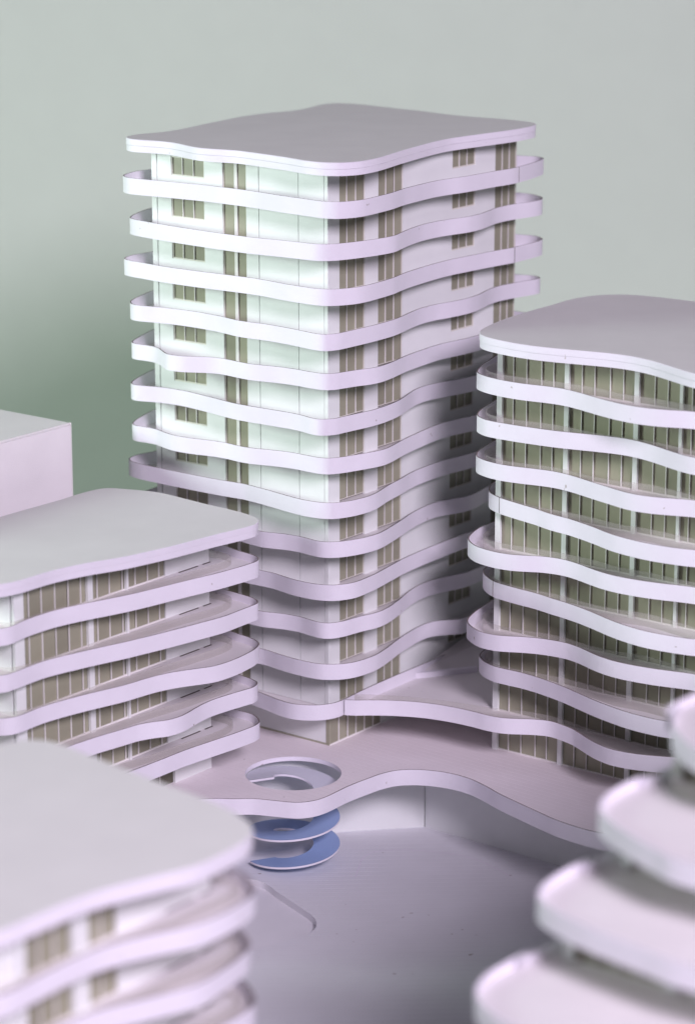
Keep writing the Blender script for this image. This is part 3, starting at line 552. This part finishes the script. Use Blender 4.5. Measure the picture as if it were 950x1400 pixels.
DATA['C'] = [
[-3379,432,-3315,366,-3230,317,-3112,289,-3012,286,-2886,284,-2787,277,-2688,261,-2566,232,-2470,204,-2353,160,-2259,126,-2138,95,-2039,76,-1941,56,-1818,33,-1719,20,-1594,6,-1494,-5,-1370,-20,-1271,-36,-1172,-53,-1048,-69,-953,-64,-856,-2,-807,81,-780,176,-762,299,-754,399,-748,524,-742,625,-730,749,-719,849,-709,949,-701,1073,-706,1172,-740,1290,-774,1384,-817,1498,-878,1558,-970,1582,-1094,1589,-1194,1587,-1319,1583,-1420,1583,-1545,1586,-1645,1589,-1745,1592,-1871,1593,-1971,1592,-2096,1592,-2197,1591,-2297,1591,-2422,1591,-2523,1590,-2648,1589,-2748,1587,-2874,1585,-2974,1582,-3072,1573,-3186,1529,-3273,1480,-3361,1404,-3393,1317,-3412,1194,-3426,1095,-3435,995,-3432,870,-3427,770,-3419,645,-3410,545],
[-3344,400,-3277,336,-3189,313,-3068,331,-2969,341,-2844,342,-2744,336,-2621,316,-2524,293,-2427,267,-2307,230,-2212,201,-2091,170,-1992,150,-1869,128,-1770,112,-1672,95,-1548,73,-1450,53,-1327,30,-1228,16,-1104,3,-1004,-4,-882,-2,-803,43,-759,125,-739,247,-721,345,-688,466,-670,564,-665,688,-672,788,-680,888,-687,1013,-686,1113,-684,1238,-701,1333,-751,1446,-810,1515,-923,1546,-1022,1558,-1122,1570,-1246,1576,-1346,1571,-1471,1564,-1571,1558,-1696,1553,-1796,1558,-1896,1566,-2021,1576,-2121,1583,-2245,1587,-2345,1583,-2470,1576,-2571,1571,-2696,1565,-2796,1561,-2896,1560,-3021,1560,-3121,1558,-3235,1526,-3314,1468,-3390,1378,-3411,1285,-3421,1185,-3433,1061,-3432,961,-3417,837,-3403,738,-3386,614,-3374,515],
[-3372,442,-3339,352,-3275,299,-3156,293,-3056,299,-2931,302,-2831,294,-2708,271,-2611,248,-2489,219,-2392,194,-2295,167,-2174,135,-2076,115,-1954,89,-1855,69,-1732,47,-1633,30,-1510,10,-1411,-6,-1287,-21,-1187,-20,-1087,-16,-962,-13,-868,0,-797,82,-775,178,-758,302,-749,402,-716,520,-681,613,-668,709,-676,834,-684,933,-687,1058,-685,1159,-688,1282,-717,1376,-775,1483,-848,1532,-969,1552,-1068,1564,-1168,1574,-1293,1574,-1393,1568,-1518,1561,-1618,1555,-1743,1555,-1843,1561,-1968,1571,-2068,1579,-2167,1586,-2292,1585,-2393,1580,-2518,1574,-2618,1569,-2743,1563,-2843,1560,-2968,1560,-3069,1560,-3189,1547,-3273,1500,-3349,1437,-3403,1335,-3416,1237,-3429,1112,-3434,1013,-3424,888,-3410,789,-3394,665,-3386,565],
[-3287,358,-3215,302,-3120,290,-2996,297,-2896,296,-2772,281,-2673,264,-2550,239,-2453,216,-2356,191,-2234,161,-2135,146,-2011,132,-1912,116,-1792,81,-1701,41,-1613,-6,-1503,-63,-1407,-87,-1283,-93,-1183,-88,-1059,-72,-961,-50,-853,2,-797,80,-766,173,-748,296,-726,394,-695,515,-673,612,-668,736,-676,836,-684,936,-687,1061,-685,1161,-689,1284,-718,1378,-776,1484,-850,1533,-971,1552,-1071,1564,-1170,1574,-1295,1574,-1395,1568,-1520,1561,-1620,1555,-1745,1555,-1845,1562,-1945,1570,-2070,1580,-2170,1586,-2295,1585,-2395,1580,-2521,1574,-2621,1569,-2746,1563,-2846,1560,-2946,1560,-3072,1560,-3169,1552,-3276,1498,-3351,1435,-3404,1332,-3417,1234,-3427,1134,-3434,1010,-3427,910,-3409,786,-3394,687,-3364,566,-3334,470],
[-3372,482,-3338,389,-3284,313,-3176,266,-3080,241,-2956,225,-2856,219,-2731,212,-2631,205,-2507,194,-2408,181,-2309,164,-2185,146,-2087,129,-1975,80,-1894,29,-1778,7,-1679,15,-1556,39,-1457,54,-1333,60,-1233,51,-1134,39,-1010,20,-913,9,-816,52,-775,138,-752,260,-732,357,-702,479,-679,576,-666,674,-673,799,-681,899,-688,1023,-686,1123,-685,1248,-704,1343,-756,1455,-818,1520,-933,1547,-1032,1560,-1132,1571,-1256,1576,-1356,1571,-1481,1563,-1581,1557,-1706,1553,-1806,1559,-1931,1568,-2030,1576,-2130,1584,-2255,1586,-2355,1582,-2480,1576,-2580,1571,-2705,1565,-2805,1561,-2930,1560,-3030,1560,-3154,1555,-3242,1522,-3321,1462,-3393,1370,-3412,1276,-3425,1151,-3433,1052,-3429,927,-3415,828,-3398,704,-3388,605],
[-3372,482,-3338,390,-3284,315,-3174,275,-3076,255,-2953,233,-2854,218,-2730,200,-2631,185,-2532,170,-2408,151,-2309,137,-2185,121,-2086,115,-1960,111,-1860,107,-1760,106,-1635,103,-1536,96,-1411,82,-1312,71,-1188,57,-1088,47,-963,39,-864,39,-776,69,-699,160,-668,251,-664,375,-662,475,-661,600,-665,700,-673,800,-683,924,-688,1024,-685,1149,-685,1249,-713,1367,-757,1455,-839,1529,-934,1547,-1033,1560,-1157,1573,-1257,1576,-1382,1569,-1482,1563,-1607,1556,-1707,1553,-1806,1559,-1931,1568,-2031,1576,-2156,1585,-2256,1586,-2380,1581,-2480,1576,-2605,1570,-2705,1565,-2805,1561,-2931,1560,-3031,1560,-3154,1555,-3242,1522,-3339,1446,-3393,1370,-3412,1275,-3425,1151,-3433,1052,-3429,927,-3415,828,-3398,704,-3388,605]]
DATA['L'] = [-14,-167,27,-242,91,-319,165,-420,217,-505,273,-617,309,-710,335,-806,356,-929,365,-1029,367,-1154,363,-1254,378,-1375,418,-1465,472,-1550,528,-1660,544,-1756,519,-1875,495,-1959,452,-2044,392,-2154,348,-2244,307,-2361,293,-2459,306,-2582,332,-2678,368,-2771,421,-2885,454,-2977,459,-3101,460,-3201,470,-3324,498,-3420,527,-3516,564,-3636,601,-3725,695,-3797,784,-3842,873,-3887,987,-3937,1084,-3953,1209,-3958,1309,-3962,1434,-3966,1534,-3970,1634,-3974,1759,-3977,1858,-3969,1981,-3946,2080,-3928,2178,-3910,2301,-3887,2399,-3868,2503,-3821,2550,-3737,2601,-3623,2642,-3531,2680,-3440,2698,-3319,2696,-3219,2693,-3093,2691,-2993,2688,-2868,2686,-2768,2684,-2668,2681,-2543,2682,-2443,2687,-2318,2691,-2218,2695,-2118,2700,-1993,2704,-1892,2709,-1767,2713,-1667,2718,-1542,2721,-1442,2722,-1342,2724,-1217,2725,-1117,2727,-992,2729,-892,2729,-791,2727,-666,2725,-566,2723,-441,2718,-342,2682,-225,2637,-136,2577,-71,2459,-54,2359,-50,2234,-45,2134,-41,2009,-36,1909,-35,1808,-35,1683,-35,1583,-35,1458,-35,1358,-35,1258,-35,1133,-35,1032,-35,907,-35,807,-35,682,-35,582,-35,482,-35,357,-37,257,-41,132,-48,45,-78]


# ------------------------------------------------------------------ setting
# paper sweep: flat behind the model, curving up into the background
def backdrop():
    fw = Vector((math.cos(yaw), math.sin(yaw), 0)); rt = Vector((fw.y, -fw.x, 0))
    prof = [(-170, -9.0), (-60, -9.0), (88, -9.0)]
    R = 20
    for i in range(1, 25):
        a = i / 24 * math.pi / 2
        prof.append((88 + R * math.sin(a), -9.0 + R * (1 - math.cos(a))))
    prof += [(108, 30), (108, 80), (108, 130), (108, 230)]
    v = []; f = []
    W = [-220 + 440 * i / 20 for i in range(21)]
    for d, z in prof:
        for w in W:
            q = fw * d + rt * w
            v.append((q.x, q.y, z))
    n = len(W)
    for i in range(len(prof) - 1):
        for j in range(n - 1):
            f.append((i * n + j, i * n + j + 1, (i + 1) * n + j + 1, (i + 1) * n + j))
    mb = MB(); mb.add(v, f, 0, True)
    o = mb.build("backdrop", [PAPER])
    o["kind"] = "structure"


backdrop()

PZ = -7.15          # top of the lower plaza
recess = spline([(-11.5, -2.5), (-12.4, -4.8), (-13.4, -7.4), (-14.2, -9.4), (-14.9, -10.4), (-15.9, -11.1), (-17.1, -11.3), (-18.6, -11.0),
                 (-21.3, -10.2), (-26, -8.6), (-26.6, -6), (-25, -1.5), (-22, 1.0), (-16, 0.3), (-12.2, -0.9)], 0.4)


def plaza():
    C = [(-78, -95), (34, -95), (34, 40), (-78, 40)]
    mb = MB()
    cap(mb, C, PZ, True, 0, [recess])
    strip(mb, C, PZ - 1.2, C, PZ, 0, False)
    hr = list(reversed(recess))
    strip(mb, hr, PZ - 0.55, hr, PZ, 1, True)
    cap(mb, recess, PZ - 0.55, True, 1)
    o = mb.build("plaza", [PLAZA, PLAIN])
    o["kind"] = "structure"
    # faint line engraved round the middle of the plaza
    arc = spline([(-6.4, -7.6), (-4.6, -6.6), (-3.0, -5.75), (-1.4, -5.7), (0.0, -6.8), (1.2, -9.0), (1.85, -10.8), (2.05, -12.4), (1.7, -14.4),
                  (0.9, -16.6)], 0.3, False)
    I = inset(arc, 0.12, False)
    l = MB()
    strip(l, arc, PZ + 0.015, I, PZ + 0.015, 0, False, False)
    l.build("inlay_line", [WHITE], o)


plaza()

deck_front = [(-86, 3.4), (-60, 3.2), (-45, 3.0), (-34, 2.6), (-26, 2.4), (-20, 2.0), (-16.4, 1.2), (-14.6, -0.2), (-13.6, -1.6), (-12.7, -2.7), (-12.1, -4.1),
              (-11.4, -5.7), (-10.4, -6.5), (-9.0, -6.8), (-6.2, -6.75), (-3.8, -6.95), (-2.4, -7.15), (-1.1, -7.7), (0.0, -8.95),
              (0.7, -10.9), (0.7, -13.0), (0.1, -15.0), (-0.7, -17.0), (-1.8, -20.6), (-2.6, -23.6), (-2.75, -26.9), (-1.8, -31), (2, -37),
              (8, -43), (20, -47), (32, -48)]
HC, HR = (-6.54, -1.6), 3.72
hole = [(HC[0] + HR * math.cos(2 * math.pi * i / 72), HC[1] + HR * math.sin(2 * math.pi * i / 72)) for i in range(72)]


def deck():
    F = spline(deck_front, 0.35, False)
    C = inset(F, 0.102, False) + [(32, 60), (-86, 60)]
    mb = MB()
    cap(mb, C, 0.0, True, 0, [hole])
    cap(mb, C, -0.35, False, 0, [hole])
    hr = list(reversed(hole))
    strip(mb, hr, -0.35, hr, 0.0, 1, True)
    o = mb.build("deck", [DECK, WHITE])
    o["kind"] = "structure"
    band_mb(F, -1.27, 0.012, 0.10, False).build("fascia", [WHITE, EDGE], o)


deck()

# walls that carry the deck, meeting in a corner under it
def wall_between(a, b, t, z0, z1, label):
    dx, dy = b[0] - a[0], b[1] - a[1]
    l = math.hypot(dx, dy); nx, ny = -dy / l * t, dx / l * t
    mb = MB()
    P = [a, b, (b[0] + nx, b[1] + ny), (a[0] + nx, a[1] + ny)]
    v = [(x, y, z0) for x, y in P] + [(x, y, z1) for x, y in P]
    mb.add(v, [(3, 2, 1, 0), (4, 5, 6, 7), (0, 1, 5, 4), (1, 2, 6, 5), (2, 3, 7, 6), (3, 0, 4, 7)])
    return tag(mb.build("retaining_wall", [PANEL]), label, "wall", "walls under the deck")


WC = (5.3, -5.6)
wall_between((-24.0, 21.8), (WC[0] - 0.05, WC[1] + 0.03), 0.3, PZ, -0.36,
             "pale retaining wall under the deck, brightly lit, behind the spiral ramp")
wall_between(WC, (4.2, -47.0), 0.3, PZ, -0.36,
             "shaded retaining wall under the deck, right of the inside corner")


# ------------------------------------------------------------------ spiral ramp through the deck
def spiral_ramp():
    t = thing("spiral_ramp", "pale blue spiral ramp winding down through the round hole in the deck", "ramp", (HC[0], HC[1], PZ))
    ri, ro, th = 1.55, 3.60, 0.16
    pitch = 2.22
    top = -0.10
    a0 = math.radians(150)
    for k in range(3):
        mb = MB()
        n = 60
        rows = []
        for i in range(n + 1):
            u = i / n
            a = a0 - 2 * math.pi * u
            z = top - pitch * (k + u * 0.97) - PZ
            rows.append((a, z))
        def ring(r, dz):
            return [(r * math.cos(a), r * math.sin(a), z + dz) for a, z in rows]
        def quads(A, B, mat=0):
            v = A + B; m = len(A)
            mb.add(v, [(i, i + 1, m + i + 1, m + i) for i in range(m - 1)], mat, True)
        To, Ti, Bo, Bi = ring(ro, 0), ring(ri, 0), ring(ro, -th), ring(ri, -th)
        quads(To, Ti); quads(Bi, Bo); quads(Bo, To, 1); quads(Ti, Bi, 1)
        for e in (0, -1):
            mb.add([To[e], Ti[e], Bi[e], Bo[e]], [(0, 1, 2, 3)], 1)
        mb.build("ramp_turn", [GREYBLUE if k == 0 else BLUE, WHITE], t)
    # inner drum wall the turns are glued to
    mb = MB()
    ring_ = [(1.5 * math.cos(2 * math.pi * i / 48), 1.5 * math.sin(2 * math.pi * i / 48)) for i in range(48)]
    inn = inset(ring_, 0.1)
    z1 = 4.4
    strip(mb, ring_, 0.0, ring_, z1, 0)
    strip(mb, list(reversed(inn)), 0.0, list(reversed(inn)), z1, 0)
    strip(mb, ring_, z1, inn, z1, 1, False)
    # mb.build("inner_drum", [GREYBLUE, EDGE], t)


spiral_ramp()


# ------------------------------------------------------------------ main tower
def main_tower():
    t = thing("tower", "tall white tower model with wavy balcony bands, standing behind the other buildings", "tower", (0, 0, 0))
    T = [unpack(f) for f in DATA['T']]
    XW, YW = 25.25, 17.6
    flat_roof(t, T[0], 46.8, 1.0)
    plate("core", t, 0.24, XW - 0.24, 0.24, YW - 0.24, 0.0, 45.78, CORE)
    for k in range(1, 14):
        z = rim(k)
        b = balcony(t, T[k], z - (0.04 if k == 13 else 0.0))
        if k in (1, 3):
            joint(b, T[k], z, (21.6, -2.4))
    for k in range(1, 14):
        z0 = rim(k) - FLOOR
        z1 = 45.78 if k == 1 else rim(k - 1) - BANDH + 0.025
        zs = z0 + 1.24
        zt = z1 - 0.22
        j = lambda: random.uniform(-0.012, 0.012)
        # left face (X = 0)
        wall_box("wall_panel", t, 'x', 0, 17.10, 17.6, z0, z1, -0.03, 0.2, PANEL)
        open_panel(t, 'x', 0, 10.36, 17.02, z0, z1, 12.2, 15.6, zs, zt, 0.0, 0.2, PANEL)
        window(t, 'x', 0, 12.2, 15.6, zs, zt, [13.38, 14.48])
        window(t, 'x', 0, 8.0, 10.34, z0 + 0.02, z1 - 0.01, [9.08], fw=0.06, wide=0.30)
        e = j(); wall_box("wall_panel", t, 'x', 0, 6.77, 7.98, z0, z1, e, 0.2 + e, PANEL)
        e = j(); wall_box("wall_panel", t, 'x', 0, 2.89, 6.69, z0, z1, e, 0.2 + e, PANEL)
        e = j(); wall_box("wall_panel", t, 'x', 0, 0.42, 2.82, z0, z1, e, 0.2 + e, PANEL)
        wall_box("wall_panel", t, 'x', 0, 0.04, 0.37, z0, z1, 0, 0.2, PANEL)
        # right face (Y = 0)
        wall_box("wall_panel", t, 'y', 0, 0.09, 1.40, z0, z1, 0, 0.2, PANEL)
        window(t, 'y', 0, 1.42, 4.6, z0 + 0.12, z1 - 0.01, [2.42, 3.53], fw=0.06)
        wall_box("wall_panel", t, 'y', 0, 4.62, 6.30, z0, z1, 0, 0.2, PANEL)
        window(t, 'y', 0, 6.32, 9.48, z0 + 0.12, z1 - 0.01, [7.35, 8.42], fw=0.06)
        open_panel(t, 'y', 0, 9.5, 22.1, z0, z1, 16.1, 19.3, zs, zt, 0.0, 0.2, PANEL)
        window(t, 'y', 0, 16.1, 19.3, zs, zt, [17.16, 18.22])
        window(t, 'y', 0, 22.12, 25.22, z0 + 0.12, z1 - 0.01, [23.2, 24.2], fw=0.06)
        # far faces
        wall_box("wall_panel", t, 'y', YW - 0.2, 0.25, XW, z0, z1, 0, 0.2, PANEL)
        wall_box("wall_panel", t, 'x', XW - 0.2, 0.25, YW - 0.25, z0, z1, 0, 0.2, PANEL)
    # ground storey
    z1 = rim(13) - BANDH - 0.02
    wall_box("wall_panel", t, 'x', 0, 0.40, 17.5, 0.13, z1, 0.12, 0.235, PANEL)
    wall_box("plinth", t, 'x', 0, 0.02, 17.5, 0.0, 0.12, 0.06, 0.235, PANE)
    wall_box("corner_post", t, 'x', 0, 0.02, 0.38, 0.125, z1, 0.10, 0.235, PANE)
    glazing(t, 'y', 0.0, 0.12, 6.80, 0.0, z1, [1.27, 2.38, 3.49, 4.61, 5.75], [])
    wall_box("wall_panel", t, 'y', 0, 6.85, 25.0, 0.0, z1, 0.02, 0.2, PANEL)
    return t


main_tower()


# ------------------------------------------------------------------ bridge deck joining tower and block
def link_deck():
    t = thing("link_deck", "raised white link platform with curved band joining the tower to the right block", "deck", (0, 0, 0))
    z = rim(13)
    C = spline(unpack(DATA['L']), 0.35)
    b = slab_mb(inset(C, 0.102), z - BANDH + 0.03, z - FLOOR).build("platform", [SLAB], t)
    F = unpack(DATA['L'])
    F = F[:next(i for i, q in enumerate(F) if q[0] > 20 and q[1] > -3)]
    band_mb(spline(F, 0.35, False), z - BANDH, z, 0.10, False).build("parapet", [WHITE, EDGE], b)
    rail(t, [(1.2, -1.2), (2.1, -2.4), (3.2, -4.4), (4.1, -6.7), (4.8, -9.2), (5.3, -11.5), (5.7, -13), (6.4, -15), (6.5, -17.5), (6.0, -20),
             (5.6, -22.5), (5.4, -25), (5.6, -28), (6, -31)], z - FLOOR, z - 0.05)
    zf = z - FLOOR
    # low white kerb and the ramp that starts behind it
    mb = MB()
    for a, b_ in (((9.3, -0.75), (14.4, -4.2)),):
        dx, dy = b_[0] - a[0], b_[1] - a[1]; l = math.hypot(dx, dy); nx, ny = -dy / l * 0.35, dx / l * 0.35
        P = [a, b_, (b_[0] + nx, b_[1] + ny), (a[0] + nx, a[1] + ny)]
        v = [(x, y, zf) for x, y in P] + [(x, y, zf + 0.45) for x, y in P]
        mb.add(v, [(3, 2, 1, 0), (4, 5, 6, 7), (0, 1, 5, 4), (1, 2, 6, 5), (2, 3, 7, 6), (3, 0, 4, 7)])
    mb.build("kerb", [WHITE], t)
    mb = MB()
    P = [(9.9, -0.75), (15.0, -4.2), (24, -4.2), (24, -0.75)]
    zz = [zf + 0.02, zf + 0.02, zf + 2.6, zf + 2.6]
    v = [(x, y, h) for (x, y), h in zip(P, zz)] + [(x, y, h + 0.2) for (x, y), h in zip(P, zz)]
    mb.add(v, [(3, 2, 1, 0), (4, 5, 6, 7), (0, 1, 5, 4), (1, 2, 6, 5), (2, 3, 7, 6), (3, 0, 4, 7)])
    mb.build("ramp", [SLAB], t)


link_deck()


# ------------------------------------------------------------------ right block
def right_block():
    t = thing("glazed_block", "mid-height white block with curving bands and olive glazing, right of the tower", "tower", (0, 0, 0))
    R = [unpack(f) for f in DATA['R']]
    flat_roof(t, R[0], 33.65, 1.05)
    plate("core", t, 7.85, 23.0, -36.5, -10.75, 0.0, 32.55, CORE)
    for k in range(1, 9):
        z = rim(k + 4)
        b = balcony(t, R[k], z)
        if k in (4, 6):
            joint(b, R[k], z, (6.6, -11.2))
        w = 0.35 * math.sin(k * 1.7)
        pts = [(13, -8.9), (9.5, -9.0), (7.2, -9.5), (6.1, -10.8), (5.9 + w * 0.4, -13), (6.4, -16.5), (6.1 + w, -20), (5.8, -22.8), (6.2 - w * 0.5, -25),
               (5.8, -28), (5.6 + w, -31), (6, -35)]
        rail(t, pts, z - FLOOR, z - 0.02, within=R[k])
    mull = [-11.95, -13.15, -14.48, -15.57, -18.12, -19.24, -20.59, -21.73, -24.45, -25.57, -27.63, -28.75, -30.1, -31.3, -33.9, -35.1]
    cols = [(-11.02, -10.54), (-17.06, -16.66), (-23.18, -22.78), (-26.92, -26.66), (-32.76, -32.36)]
    for k in range(0, 10):
        kk = k + 4
        if k == 9:
            z0, z1 = 0.0, rim(13) - BANDH
        else:
            z0 = rim(kk + 1) - FLOOR
            z1 = 32.58 if k == 0 else rim(kk) - BANDH + 0.02
        glazing(t, 'x', 7.6, -36.5, -10.5, z0, z1, mull, cols)
        wall_box("wall_panel", t, 'y', -10.74, 7.9, 23.0, z0, z1, 0.0, 0.22, PANEL)


right_block()


# ------------------------------------------------------------------ left low block (and its foreground twin)
def low_block(name, label, dx, dy, win, panel, bands, nb, roofz, xl, group=None, ground=0.0, xr=-9.4, deep=9.5, CF=0.62):
    t = thing(name, label, "building", (dx, dy, 0), group)
    off = (dx, dy)
    YF = 4.2 + dy
    XR = xr + dx
    sh = lambda P: [(x, y) for x, y in P]
    # parts are given in the block's own coordinates, the block's empty carries the offset
    C = bands
    flat_roof(t, C[0], roofz, 0.95)
    plate("core", t, xl + 0.25 + dx, XR - 0.25, YF + 0.25, YF + deep, ground, roofz - 0.97, CORE)
    rimc = lambda k: rim(8 + k) - 0.2
    for k in range(1, nb + 1):
        z = rimc(k)
        balcony(t, C[min(k, len(C) - 1)], z, CF)
        w = 0.15 * math.sin(2.1 * k)
        e = xr + 9.4
        rail(t, [(xl - 0.6, 9), (xl - 1.2, 5.5), (xl - 0.6, 3.9), (-29 + e, 3.4), (-25 + e, 3.25), (-21 + e, 2.85), (-18.1 + e, 2.5 + w), (-14.9 + e, 2.2),
                 (-11.9 + e, 1.95 + w), (-9.9 + e, 1.95), (-8.75 + e, 2.35), (-8.3 + e, 3.3), (-8.35 + e, 4.6), (-8.3 + e, 8), (-8.4 + e, 11)],
             z - CF, z - 0.05, within=C[min(k, len(C) - 1)])
        for a, b in ((-13.1 + e, -10.9 + e), (-10.35 + e, -9.45 + e)):
            plate("slot", t, a + dx, b + dx, YF - 0.24, YF - 0.12, z - CF + 0.004, z - CF + 0.03, SLOT)
    for k in range(0, nb + 1):
        z1 = roofz - 0.96 if k == 0 else rimc(k) - BANDH + 0.02
        z0 = rimc(k + 1) - CF if k < nb else ground
        mull, cols, a, b = win
        if k < nb or not ground == 0.0:
            glazing(t, 'y', YF, a + dx, b + dx, z0, z1, [m + dx for m in mull], [(p + dx, q + dx) for p, q in cols])
            wall_box("wall_panel", t, 'y', YF, panel[0] + dx, panel[1] + dx, z0, z1, 0.0, 0.22, PANEL)
            if a > xl + 0.5:
                wall_box("wall_panel", t, 'y', YF, xl + 0.3 + dx, a - 0.03 + dx, z0, z1, 0.0, 0.22, PANEL)
        else:
            glazing(t, 'y', YF + 0.3, a + dx, -14.4 + dx, z0, z1, [m + dx for m in mull], [(p + dx, q + dx) for p, q in cols])
            wall_box("wall_panel", t, 'y', YF, -13.7 + dx, panel[1] + dx, z0, z1, 0.0, 0.22, PANEL)
        # short sides
        seg = [(4.45, 7.4), (7.46, 10.4), (10.46, 4.2 + deep)]
        for p, q in seg:
            wall_box("wall_panel", t, 'x', xl + dx, p + dy, q + dy, z0, z1, 0.0, 0.22, PANEL)
        plate("wall_panel", t, XR - 0.22, XR, YF + 0.24, YF + deep, z0, z1, PANEL)
    return t


CB = [unpack(f) for f in DATA['C']]
low_block("low_block", "low white block with five wavy bands, between the spiral ramp and the plain box", 0, 0,
          ([-29.07, -27.75, -26.37, -25.01, -23.67, -21.96, -20.64, -19.25, -18.6, -17.81, -16.45, -15.16],
           [(-30.72, -29.74), (-23.12, -22.58), (-18.95, -18.75)], -30.72, -14.52),
          (-14.46, -9.4), CB, 5, 20.45, -30.7)

DO = (-46.4, -41.2)
droof = [(-75.4, -38.5), (-73.2, -38.6), (-70.7, -38.7), (-68.5, -39.0), (-65.6, -39.9), (-63.5, -40.6), (-61.7, -40.7), (-59.7, -40.55), (-58.5, -40.3),
         (-57.5, -39.7), (-56.6, -38.4), (-55.9, -36.4), (-55.4, -33.5), (-54.9, -29.2), (-54.2, -24.5), (-53.9, -22), (-54.2, -20.8), (-55.2, -20.0),
         (-59, -19.4), (-66, -19.7), (-74, -19.2), (-78.6, -20.3), (-80.3, -23.5), (-80, -30), (-79.8, -35), (-78.2, -37.9)]
droof = [(x - DO[0], y - DO[1]) for x, y in droof]


def ripple(P, amp, ph):
    C = spline(P, 1.2)
    N = normals(C)
    return [(c[0] + n[0] * amp * math.sin(0.42 * i + ph), c[1] + n[1] * amp * math.sin(0.42 * i + ph)) for i, (c, n) in enumerate(zip(C, N))]


DB = [droof] + [ripple(droof, 0.22, 1.9 * k) for k in range(1, 6)]
low_block("low_block", "out-of-focus white low block in the left foreground, nearest the camera", DO[0], DO[1],
          ([-24.9, -23.75, -20.3], [(-26.5, -26.0), (-22.6, -21.4)], -26.5, -19.1),
          (-19.05, -11.6), DB, 5, 20.45, -30.7, ground=PZ, xr=-11.6, deep=15.0, CF=0.8)


# ------------------------------------------------------------------ terraced block, right foreground
def terraced_block():
    org = Vector((-40, -70, PZ))
    t = thing("terraced_block", "out-of-focus white stepped terraces in the right foreground", "building", org)
    tips = {3: [(-41.9, -57.0), (-43.8, -57.4), (-46.0, -58.4), (-47.5, -59.7), (-48.9, -61.6), (-49.6, -64.5)],
            2: [(-44.3, -57.3), (-45.8, -56.9), (-47.6, -56.7), (-49.5, -56.8), (-51.1, -57.3), (-52.3, -58.3), (-53.4, -60.1), (-54.5, -62.5), (-55.2, -65.6)],
            1: [(-48.8, -56.9), (-50.3, -56.6), (-52.1, -56.3), (-54.4, -56.4), (-56.0, -56.9), (-56.9, -57.7), (-57.6, -59.3), (-58.2, -61.5), (-58.7, -64.4), (-59.1, -68)],
            0: [(-54.7, -56.8), (-55.6, -56.5), (-57.4, -56.3), (-59.5, -56.3), (-61.2, -56.8), (-62.3, -57.7), (-63.2, -59.1), (-63.8, -61), (-64.2, -64), (-64.5, -68)]}
    lo = lambda P: [(x - org.x, y - org.y) for x, y in P]
    for lev in range(-5, 4):
        z = 17.45 + H * lev
        if lev >= 0:
            pts = list(tips[lev])
        else:
            pts = [(x + 4.6 * lev, y + 0.1 * lev) for x, y in tips[0]]
        xe = pts[-1][0]
        pts = pts + [(xe + 0.6, -76), (xe + 2.5, -81), (xe + 9, -82.5), (-12, -82.5), (-9, -80), (-8.6, -68), (-9.4, -62), (-12, -58.6), (-18, -58.2)]
        C = spline(lo(pts), 0.4)
        zz = z - PZ
        fl = 0.45
        s = slab_mb(inset(C, 0.13), zz - BANDH + 0.03, zz - fl).build("terrace", [SLAB], t)
        band_mb(C, zz - BANDH, zz, 0.13).build("parapet", [WHITE, WHITE], s)
        zf = z - fl
        zc = z + H - BANDH + 0.02
        step = pts[4][0]
        xw = step + 6.4
        if lev < 3:
            # glazed wall standing on this terrace, set back under the one above
            mul = [-59.6, -60.9, -62.2, -65.6, -66.9, -68.2, -71.5, -73, -74.5]
            cols = [(-58.4, -57.9), (-64.4, -63.8), (-70.2, -69.6)]
            glazing(t, 'x', xw, -80.0, -57.9, zf, zc, mul, cols)
            plate("wall_panel", t, xw + 0.25, -11.0, -59.35, -59.1, zf, zc, PANEL)
            plate("core", t, xw + 0.3, -11.2, -79.8, -59.4, zf, zc, CORE)
            if lev == 2:
                # short acrylic screen on the terrace under the topmost one
                rail(t, lo([(-44.6, -57.9), (-46.1, -58.5), (-46.9, -59.9), (-47.3, -62.3), (-47.5, -67)]), zf - PZ, zf - PZ + 1.0)
    return t


terraced_block()


# ------------------------------------------------------------------ plain box behind the low block
def plain_box(x0, x1, y0, y1, h, label):
    t = thing("plain_box", label, "block", ((x0 + x1) / 2, (y0 + y1) / 2, 0), "plain context boxes")
    plate("wall_panel", t, x0, x1 - 0.15, y0, y0 + 0.2, 0.0, h - 0.2, BOXW)
    plate("wall_panel", t, x1 - 0.19, x1, y0 + 0.21, y1, 0.0, h - 0.2, BOXW)
    plate("wall_panel", t, x0, x0 + 0.2, y0 + 0.21, y1, 0.0, h - 0.2, BOXW)
    plate("wall_panel", t, x0 + 0.21, x1 - 0.2, y1 - 0.2, y1, 0.0, h - 0.2, BOXW)
    plate("lid", t, x0 + 0.1, x1 - 0.1, y0 + 0.1, y1 - 0.1, h - 0.19, h, ROOF)
    plate("edge_strip", t, x1 - 0.14, x1, y0, y0 + 0.2, 0.0, h, MULL)


plain_box(-34.0, -6.35, 21.0, 46.0, 24.5, "plain windowless white box standing behind the low block at the left")
plain_box(-82.0, -50.0, 4.2, 27.0, 24.0, "unseen plain white box left of the low block, added to shade the plaza")  # unseen box, added to keep the key lamp off the plaza
